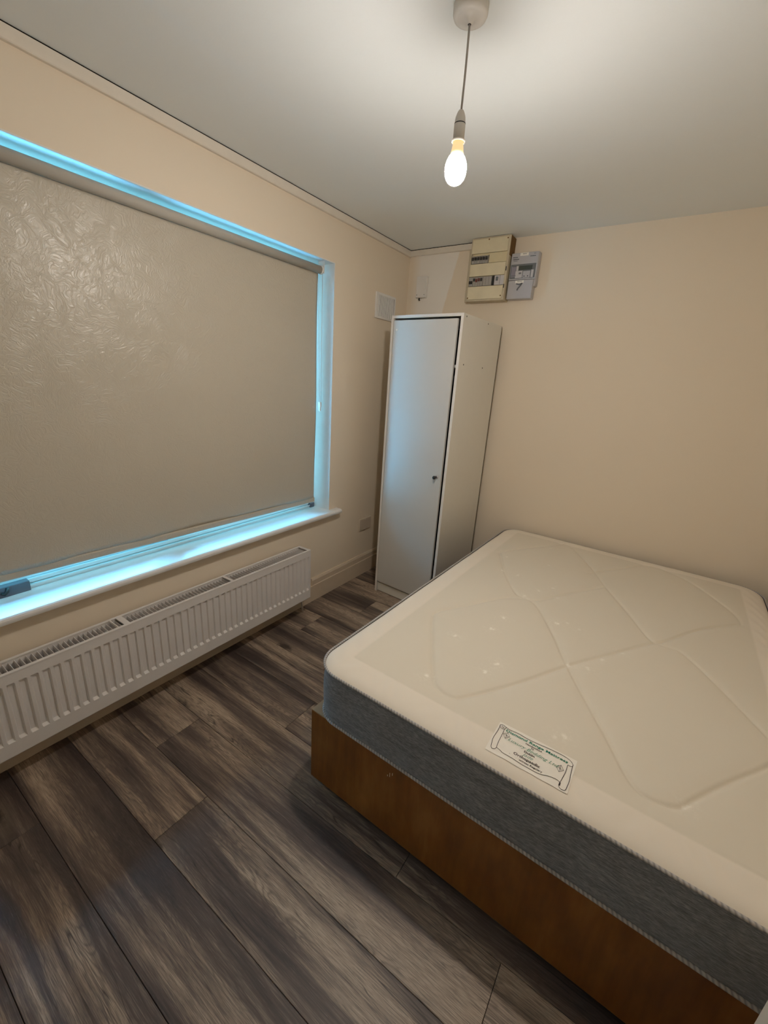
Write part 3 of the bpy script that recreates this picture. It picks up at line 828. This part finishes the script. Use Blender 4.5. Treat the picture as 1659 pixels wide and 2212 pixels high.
# shallow vertical quilting seams on the side: pull in narrow columns
for v in bm.verts:
    if 0.02 < v.co.z < 0.19:
        for ax in (0, 1):
            t = (v.co[ax] / 0.175) % 1.0
            if min(t, 1 - t) < 0.09:
                c = Vector((MW / 2, ML / 2, v.co.z)); edge = (v.co[1 - ax] < 0.02 or v.co[1 - ax] > (ML if ax == 0 else MW) - 0.02)
                if edge: v.co[1 - ax] += (0.0022 if v.co[1 - ax] < 0.5 else -0.0022)
bm.faces.new(R_[0])
sd = mk('side_panel', bm, 'knit', mat); sd['label'] = 'grey marl knitted side panel'
bm = bmesh.new(); ra = [bm.verts.new(p) for p in ring(-0.016, ZT - 0.0005)]; rb = [bm.verts.new(p) for p in ring(0.002, ZT - 0.0015)]
for i in range(len(ra)): bm.faces.new((ra[i], ra[(i + 1) % len(ra)], rb[(i + 1) % len(ra)], rb[i]))
mk('groove_shade_strip', bm, 'castor', mat)  # dark ring stands in for the shade in the groove behind the piping
for z, off, r in ((ZT, 0.0025, 0.0045), (0.007, 0.002, 0.0048)):
    bm = bmesh.new(); uvl = bm.loops.layers.uv.new('UVMap')
    tube(bm, [(x, y, z) for x, y in outline(off)], r, 10, closed=True, uvl=uvl)
    pp = mk('piping', bm, 'rope', mat); pp['label'] = 'grey twisted piping'

# sewn label
def zsurf(x, y):
    d = min(x, y, MW - x, ML - y)
    return ZT + 0.001 + 0.018 * (1 - math.exp(-max(d, 0) / 0.018)) + 0.006 * (1 - math.exp(-d / 0.25))
LC = loc2(1.699, -1.9185)
_m = (np.abs(LX - LC[0]) < 0.13) & (np.abs(LY - LC[1]) < 0.09)
_gx, _gy, _gz = LX[_m], LY[_m], (ZT + 0.001 + Zm)[_m]
lab = bpy.data.objects.new('sewn_label', None)
LWd, LHt = 0.212, 0.114
bm = bmesh.new(); g2 = []
def lz(u, v):
    d2 = (_gx - LC[0] - u) ** 2 + (_gy - LC[1] - v) ** 2
    return float(_gz[d2 < 0.008 ** 2].max()) + 0.0006
for i in range(25):
    row = []
    for j in range(13):
        u = -LWd / 2 + LWd * i / 24; v = -LHt / 2 + LHt * j / 12
        row.append(bm.verts.new((LC[0] + u, LC[1] + v, lz(u, v))))
    g2.append(row)
for i in range(24):
    for j in range(12): bm.faces.new((g2[i][j], g2[i + 1][j], g2[i + 1][j + 1], g2[i][j + 1])).smooth = True
lab = mk('sewn_label', bm, 'label', mat); lab['label'] = 'white sewn label with scroll print'
LROT = 0.022
def stroke(name, pts, wdt, m_='ink'):
    bm = bmesh.new()
    for a, b in zip(pts, pts[1:]):
        a = Vector(a); b = Vector(b); d = (b - a)
        if d.length < 1e-6: continue
        nrm = Vector((-d.y, d.x)).normalized() * wdt / 2
        n_ = max(1, int(d.length / 0.012))
        for k in range(n_):
            p, q = a + d * (k / n_), a + d * ((k + 1) / n_)
            vv_ = [bm.verts.new((LC[0] + w_.x, LC[1] + w_.y, lz(w_.x, w_.y) + 0.0009)) for w_ in (p - nrm, q - nrm, q + nrm, p + nrm)]
            bm.faces.new(vv_)
    return bm
def smoothp(pts, n=6):
    P_ = [Vector(p) for p in pts]; out = []
    for i in range(len(P_) - 1):
        p0 = P_[max(i - 1, 0)]; p1 = P_[i]; p2 = P_[i + 1]; p3 = P_[min(i + 2, len(P_) - 1)]
        for k in range(n):
            t = k / n
            out.append(0.5 * ((2 * p1) + (p2 - p0) * t + (2 * p0 - 5 * p1 + 4 * p2 - p3) * t * t + (3 * p1 - p0 - 3 * p2 + p3) * t ** 3))
    out.append(P_[-1]); return out
bmA = bmesh.new()
def addst(pts, wdt, sm_=True):
    global bmA
    b = stroke('x', smoothp(pts) if sm_ else pts, wdt)
    me_ = bpy.data.meshes.new('t'); b.to_mesh(me_); b.free(); bmA.from_mesh(me_); bpy.data.meshes.remove(me_)
W1 = 0.0013
addst([(-.084, .046), (-.07, .044), (-.05, .046), (-.02, .044), (.01, .046), (.04, .049), (.07, .050), (.090, .046), (.099, .036), (.097, .029), (.088, .028)], W1)
addst([(-.084, .046), (-.094, .049), (-.101, .045), (-.100, .038), (-.093, .035), (-.086, .038), (-.084, .046)], W1)
addst([(-.096, .045), (-.094, .040), (-.090, .040), (-.091, .045)], W1)
addst([(-.101, .045), (-.100, .02), (-.101, -.01), (-.098, -.030), (-.096, -.040)], W1)
addst([(-.086, .038), (-.085, .01), (-.084, -.02), (-.082, -.036)], W1)
addst([(-.096, -.040), (-.092, -.045), (-.085, -.043), (-.082, -.036)], W1)
addst([(-.083, -.035), (-.070, -.038), (-.062, -.042), (-.03, -.044), (.01, -.045), (.035, -.044), (.055, -.038), (.075, -.034), (.084, -.036)], W1)
addst([(.088, .028), (.088, .0), (.086, -.02), (.084, -.036)], W1)
addst([(.099, .036), (.100, .01), (.102, -.02), (.101, -.040), (.100, -.050)], W1)
addst([(.084, -.036), (.083, -.046), (.088, -.052), (.096, -.053), (.100, -.050)], W1)
addst([(.084, -.037), (.0845, -.046)], 0.0035, False)
for cx_, cy_ in ((-.074, .019), (.074, .004)):
    q = [(cx_, cy_ + .012), (cx_ + .0095, cy_), (cx_, cy_ - .012), (cx_ - .0095, cy_), (cx_, cy_ + .012)]
    addst(q, .0008, False); addst([q[0], q[2]], .0007, False); addst([q[1], q[3]], .0007, False)
    addst([(cx_ - .004, cy_ + .006), (cx_ + .004, cy_ - .006)], .0007, False)
mk('scroll_outline', bmA, 'ink', lab)
def text(s, u, v, size, m_, shear=0.0, off=0.0, sx=1.0, rot=0.0):
    cu = bpy.data.curves.new('lettering', 'FONT'); cu.body = s; cu.size = size; cu.align_x = 'CENTER'; cu.align_y = 'CENTER'
    cu.shear = shear; cu.offset = off; cu.extrude = 0.0; cu.resolution_u = 3; cu.space_character = 1.02
    tmp = bpy.data.objects.new('tmp', cu); COL.objects.link(tmp)
    me_ = bpy.data.meshes.new_from_object(tmp.evaluated_get(bpy.context.evaluated_depsgraph_get()))
    bpy.data.objects.remove(tmp); bpy.data.curves.remove(cu)
    me_.name = 'lettering'; me_.materials.clear(); me_.materials.append(M[m_])
    o = bpy.data.objects.new('lettering', me_); COL.objects.link(o)
    # lay on the curved surface: tilt to the local slope
    h = 0.01
    sy = (lz(u, v + h) - lz(u, v - h)) / (2 * h)
    o.location = (LC[0] + u, LC[1] + v, lz(u, v) + 0.0011); o.scale = (sx, 1, 1)
    o.rotation_euler = (math.atan(sy), 0, rot); o.parent = lab
text('Diamond Range Mattress', 0.003, 0.0355, 0.0118, 'green_ink', 0, 0.0002, 1.36)
text('Handcrafted', 0.0, 0.0255, 0.0078, 'ink', 0, 0.0001, 1.1)
text('by', -0.001, 0.0185, 0.0078, 'ink', 0, 0.0001, 1.1)
text('Luxury Bedding Ltd', 0.0, 0.0085, 0.0150, 'green_ink_pale', 0.35, -0.0001, 1.10, -0.03)
text('Dublin', -0.003, -0.003, 0.0092, 'ink', 0, 0.0002, 1.15)
text('Jade', -0.004, -0.0135, 0.0140, 'green_ink_pale', 0.35, -0.0001, 1.1)
text('Orthopaedic', -0.004, -0.0250, 0.0115, 'ink', 0, 0.0002, 1.15)
text('Turn Mattress Regulary', -0.004, -0.0355, 0.0080, 'ink', 0, 0.0001, 1.12)

# ------------------------------------------------------------------ pendant lamp
px_, py_ = 1.178, -1.6765
lamp = thing('pendant_lamp', 'bare bulb pendant hanging on a thin grey cord from the ceiling', 'lamp', (px_, py_, H))
bm = bmesh.new(); lathe(bm, [(0, 0), (0.0425, 0), (0.0430, -0.003), (0.0430, -0.018), (0.0405, -0.024), (0.030, -0.027), (0.011, -0.029), (0.009, -0.036), (0.004, -0.037), (0, -0.037)], n=56)
rs_ = mk('ceiling_rose', bm, 'white_plastic', lamp)
bm = bmesh.new(); lathe(bm, [(0, -0.0368), (0.0042, -0.0368), (0.0042, -0.0374), (0, -0.0374)], n=16); mk('cord_hole', bm, 'black', rs_)
bm = bmesh.new(); tube(bm, [(0, 0, -0.030), (0.0008, 0, -0.08), (0.0012, 0, -0.13), (0.0004, 0, -0.18), (0, 0, -0.213)], 0.0027, 10); mk('cord', bm, 'cord', lamp)
bm = bmesh.new(); lathe(bm, [(0.003, -0.209), (0.006, -0.2095), (0.0095, -0.215), (0.0130, -0.225), (0.0143, -0.236), (0.0145, -0.238), (0, -0.238)], n=36); mk('cord_grip', bm, 'white_plastic', lamp)
bm = bmesh.new(); lathe(bm, [(0, -0.2376), (0.01475, -0.2378), (0.01475, -0.2398), (0, -0.2398)], n=36); mk('seam_ring', bm, 'black', lamp)
bm = bmesh.new(); lathe(bm, [(0, -0.2394), (0.0146, -0.2394), (0.0148, -0.245), (0.0148, -0.275), (0.0, -0.275)], n=36); mk('lamp_holder', bm, 'white_plastic', lamp)
bm = bmesh.new()
lathe(bm, [(0.0148, -0.2735), (0.0176, -0.2740), (0.0184, -0.2760), (0.0178, -0.2785), (0.0150, -0.279), (0.0140, -0.276), (0.0148, -0.2735)], n=40); mk('shade_ring', bm, 'sticker', lamp)
bulb = bpy.data.objects.new('bulb', None)
bm = bmesh.new(); lathe(bm, [(0, -0.272), (0.0130, -0.272), (0.0130, -0.280), (0.0150, -0.290), (0.0165, -0.300), (0.0185, -0.3075), (0.0, -0.3075)], n=40)
bulb = mk('bulb', bm, 'bulb_base', lamp); bulb['label'] = 'lit round bulb with white neck'
bm = bmesh.new(); lathe(bm, [(0.0, -0.3075), (0.0186, -0.3077), (0.0215, -0.311), (0.0255, -0.319), (0.0285, -0.330), (0.0292, -0.340), (0.0280, -0.351), (0.0240, -0.361), (0.0175, -0.369), (0.009, -0.3738), (0.0, -0.375)], n=48)
mk('globe', bm, 'globe', bulb)

# ------------------------------------------------------------------ consumer unit (fuse board)
cu = thing('fuse_board', 'old cream fuse board with two rows of breakers, high on the back wall', 'fuse board', (0.512, 0, 2.036))
cinv = Matrix.Translation(cu.location).inverted()
def Cp(o, p=None): 
    o.matrix_parent_inverse = cinv if p is None else Matrix.Identity(4); return o
X0, X1, Z0, Z1, CF = 0.513, 0.768, 2.036, 2.397, -0.086
bm = bmesh.new()
box(bm, (X0, CF + 0.016, Z0), (X1, -0.0005, Z1), 0, 0.003)
Cp(mk('case', bm, 'cream_edge', cu))
bb = Cp(bx('backing_board', (0.470, -0.012, 2.046), (0.5125, -0.0005, 2.354), 'cream_edge', cu)); 
br = Cp(bx('brown_board', (X1, -0.084, 2.288), (X1 + 0.003, -0.001, 2.392), 'brown_card', cu)); br['label'] = 'brown board along the upper right side'
def face(name, x0, x1, z0, z1, m_, y1=CF, th=0.016, bev=0.0015, p=None): return Cp(bx(name, (x0, y1, z0), (x1, y1 + th, z1), m_, p or cu, bev), p)
gx0, gx1 = X0 + 0.006, X1 - 0.014
# outer frame of the cover
bm = bmesh.new()
box(bm, (X0, CF + 0.002, Z0), (gx0, CF + 0.016, Z1), 0, 0.0015); box(bm, (gx1, CF + 0.002, Z0), (X1, CF + 0.016, Z1), 0, 0.0015)
box(bm, (gx0, CF + 0.002, Z1 - 0.006), (gx1, CF + 0.016, Z1)); box(bm, (gx0, CF + 0.002, Z0), (gx1, CF + 0.016, Z0 + 0.010))
Cp(mk('cover_frame', bm, 'cream_edge', cu))
face('blank_cover', gx0 + 0.001, gx1, 2.311, Z1 - 0.007, 'cream_plastic')
face('blank_cover', gx0 + 0.001, gx1, 2.181, 2.252, 'cream_plastic')
face('blank_cover', gx0 + 0.001, gx1, Z0 + 0.011, 2.122, 'cream_plastic')
# upper breaker row
face('blanking_strip', 0.640, gx1, 2.254, 2.309, 'cream_plastic2', CF + 0.004, 0.012, 0.001)
face('blanking_strip', 0.533, 0.640, 2.298, 2.309, 'cream_plastic2', CF + 0.004, 0.012, 0.001)
def breaker(x, w_, z0_, z1_, tog, togm='mcb_dark'):
    b = face('breaker', x, x + w_ - 0.0012, z0_, z1_, 'mcb_grey', CF + 0.003, 0.013, 0.0008)
    t = Cp(bx('toggle', (x + 0.002, CF - 0.007, tog), (x + w_ - 0.0035, CF + 0.003, tog + 0.017), togm, b, 0.0015), b)
for k in range(6): breaker(0.5235 + k * 0.0185, 0.0185, 2.255, 2.297, 2.273)
# lower row
breaker(0.521, 0.027, 2.126, 2.178, 2.138)
for k in range(4): breaker(0.549 + k * 0.0165, 0.0165, 2.125, 2.178, 2.152 if k != 1 else 2.148, 'mcb_red' if k in (1, 2) else 'mcb_dark')
for k in range(3): face('breaker', 0.616 + k * 0.0195, 0.6345 + k * 0.0195, 2.125, 2.178, 'mcb_grey', CF + 0.004, 0.012, 0.0008)
face('slot', 0.676, 0.692, 2.125, 2.179, 'black', CF + 0.008, 0.008, 0)
rc = face('main_switch', 0.693, 0.728, 2.125, 2.179, 'meter_light', CF + 0.002, 0.014, 0.001)
Cp(bx('toggle', (0.704, CF - 0.008, 2.148), (0.717, CF + 0.002, 2.170), 'meter_dark', rc, 0.002), rc)
face('blanking_strip', 0.729, gx1 + 0.004, 2.125, 2.179, 'meter_light', CF + 0.003, 0.013, 0.001)
for (x, z, hh) in ((0.7595, 2.213, 0.024), (0.7595, 2.116, 0.022)):
    Cp(bx('slot', (x - 0.002, CF + 0.0005, z - hh / 2), (x + 0.003, CF + 0.003, z + hh / 2), 'black', cu))
for (x, z) in ((0.748, 2.380), (0.746, 2.062), (0.524, 2.056), (0.627, 2.384)):
    bm = bmesh.new(); lathe(bm, [(0, 0), (0.0042, 0), (0.0036, -0.0012), (0, -0.0015)], (x, CF, z), 'Y', 14)
    Cp(mk('screw', bm, 'brown_card', cu))

# ------------------------------------------------------------------ electricity meter
mt = thing('electricity_meter', 'grey electricity meter with small display beside the fuse board', 'meter', (0.86, 0, 2.042))
minv = Matrix.Translation(mt.location).inverted()
def Mp(o, p=None): o.matrix_parent_inverse = minv if p is None else Matrix.Identity(4); return o
MF = -0.056
bm = bmesh.new()
box(bm, (0.7745, MF + 0.010, 2.112), (0.944, -0.0005, 2.301), 0, 0.006)
box(bm, (0.7755, MF, 2.150), (0.942, MF + 0.012, 2.299), 0, 0.004)
Mp(mk('body', bm, 'meter_grey', mt))
Mp(bx('terminal_cover', (0.777, MF - 0.003, 2.043), (0.931, -0.001, 2.1485), 'meter_grey', mt, 0.004))
dp = Mp(bx('display_panel', (0.781, MF - 0.002, 2.158), (0.934, MF + 0.002, 2.236), 'meter_dark', mt, 0.001))
Mp(bx('name_panel', (0.787, MF - 0.0035, 2.166), (0.815, MF - 0.001, 2.226), 'meter_purple', dp), dp)
Mp(bx('white_plate', (0.815, MF - 0.0035, 2.160), (0.858, MF - 0.001, 2.199), 'meter_light', dp), dp)
Mp(bx('white_plate', (0.817, MF - 0.0035, 2.200), (0.830, MF - 0.001, 2.226), 'meter_light', dp), dp)
Mp(bx('lcd_screen', (0.832, MF - 0.0035, 2.203), (0.914, MF - 0.001, 2.226), 'lcd', dp), dp)
Mp(bx('side_plate', (0.911, MF - 0.0032, 2.160), (0.925, MF - 0.001, 2.201), 'meter_light', dp), dp)
Mp(bx('button_plate', (0.862, MF - 0.0035, 2.159), (0.906, MF - 0.001, 2.196), 'meter_grey', dp), dp)
bm = bmesh.new()
for x in (0.871, 0.893):
    lathe(bm, [(0, 0), (0.0032, 0), (0.0025, -0.002), (0, -0.002)], (x, MF - 0.0035, 2.168), 'Y', 12)
Mp(mk('button', bm, 'black', dp), dp)
Mp(bx('sticker', (0.829, MF - 0.001, 2.281), (0.880, MF + 0.001, 2.2965), 'sticker', mt), None)
Mp(bx('sticker', (0.822, MF - 0.0042, 2.131), (0.874, MF - 0.0025, 2.146), 'sticker', mt), None)
bm = bmesh.new()   # worn printed lines (illegible in the photograph)
for (xa, z, ww, hh) in ((0.786, 2.272, 0.030, 0.005), (0.788, 2.261, 0.034, 0.005), (0.792, 2.254, 0.022, 0.002), (0.892, 2.2735, 0.032, 0.004), (0.912, 2.288, 0.012, 0.002),
                        (0.788, 2.172, 0.028, 0.003), (0.792, 2.222, 0.018, 0.003), (0.845, 2.289, 0.020, 0.003), (0.835, 2.139, 0.026, 0.003), (0.836, 2.181, 0.014, 0.009)):
    x = xa
    while x < xa + ww:
        l = random.uniform(0.002, 0.005); yb = MF - 0.0046
        box(bm, (x, yb + (0.0030 if z > 2.24 else 0.0), z), (x + l, yb + 0.0042, z + hh)); x += l + 0.001
Mp(mk('printed_mark', bm, 'meter_dark', mt), None)
bm = bmesh.new()
tube(bm, [(0.866, MF - 0.004, 2.130), (0.858, MF - 0.010, 2.115), (0.846, MF - 0.012, 2.100), (0.840, MF - 0.006, 2.092)], 0.0035, 8)
tube(bm, [(0.830, MF - 0.004, 2.128), (0.850, MF - 0.008, 2.122), (0.866, MF - 0.004, 2.130)], 0.0028, 8)
Mp(mk('dark_loop', bm, 'meter_dark', mt), None)  # dark bent tubes below the lower sticker

# ------------------------------------------------------------------ junction box, vent, blank plate
jb = thing('junction_box', 'small white junction box on the back wall left of the fuse board', 'junction box', (0.13, 0, 2.09))
jinv = Matrix.Translation(jb.location).inverted()
def Jp(o): o.matrix_parent_inverse = jinv; return o
Jp(bx('box', (0.090, -0.024, 2.087), (0.170, -0.0005, 2.226), 'white_plastic', jb, 0.002))
Jp(bx('lid', (0.092, -0.032, 2.089), (0.168, -0.0245, 2.224), 'white_plastic', jb, 0.002))
for x in (0.100, 0.160):
    bm = bmesh.new(); lathe(bm, [(0, 0), (0.003, 0), (0.0025, -0.0012), (0, -0.0012)], (x, -0.032, 2.105), 'Y', 12); Jp(mk('screw', bm, 'meter_dark', jb))
bm = bmesh.new(); tube(bm, [(0.112, -0.014, 2.090), (0.112, -0.014, 2.077), (0.115, -0.010, 2.072)], 0.005, 10); Jp(mk('cable_stub', bm, 'black', jb))

vt = thing('wall_vent', 'white louvred wall vent above the wardrobe, left wall by the corner', 'vent', (0, -0.285, 1.99))
vinv = Matrix.Translation(vt.location).inverted()
def Vp(o): o.matrix_parent_inverse = vinv; return o
vy0, vy1, vz0, vz1 = -0.400, -0.165, 1.906, 2.066
bm = bmesh.new()
box(bm, (0.0005, vy0, vz0), (0.012, vy0 + 0.022, vz1), 0, 0.002); box(bm, (0.0005, vy1 - 0.014, vz0), (0.012, vy1, vz1), 0, 0.002)
box(bm, (0.0005, vy0 + 0.022, vz0), (0.012, vy1 - 0.014, vz0 + 0.014), 0, 0.001); box(bm, (0.0005, vy0 + 0.022, vz1 - 0.014), (0.012, vy1 - 0.014, vz1), 0, 0.001)
box(bm, (0.0005, -0.212, vz0 + 0.014), (0.011, -0.206, vz1 - 0.014))
Vp(mk('frame', bm, 'white_plastic', vt))
Vp(bx('back_plate', (0.0004, vy0 + 0.02, vz0 + 0.012), (0.0012, vy1 - 0.012, vz1 - 0.012), 'alu', vt))  # darkened plate gives the shade between the slats
bm = bmesh.new(); prism(bm, [(0.0075, -0.0030), (0.0085, -0.0032), (0.0118, -0.0012), (0.0118, 0.0012), (0.0100, 0.0008)], vz0 + 0.014, vz1 - 0.014, 'Z')
s0 = Vp(mk('slat', bm, 'white_plastic', vt)); s0.location = (0, vy0 + 0.030, 0)
y = vy0 + 0.042
while y < vy1 - 0.018:
    if not (-0.218 < y < -0.200):
        c = s0.copy(); c.location = (0, y, 0); COL.objects.link(c)
    y += 0.0125
pl_ = thing('blank_plate', 'cream double blank wall plate low on the left wall by the wardrobe', 'wall plate', (0, -0.38, 0.42))
pinv = Matrix.Translation(pl_.location).inverted()
o = bx('plate', (0.0005, -0.462, 0.376), (0.010, -0.316, 0.472), 'socket_plate', pl_, 0.003); o.matrix_parent_inverse = pinv
bm = bmesh.new(); lathe(bm, [(0, 0), (0.003, 0), (0.0025, 0.0012), (0, 0.0012)], (0.010, -0.395, 0.462), 'X', 12)
lathe(bm, [(0, 0), (0.003, 0), (0.0025, 0.0012), (0, 0.0012)], (0.010, -0.395, 0.386), 'X', 12)
o = mk('screw', bm, 'sticker', pl_); o.matrix_parent_inverse = pinv
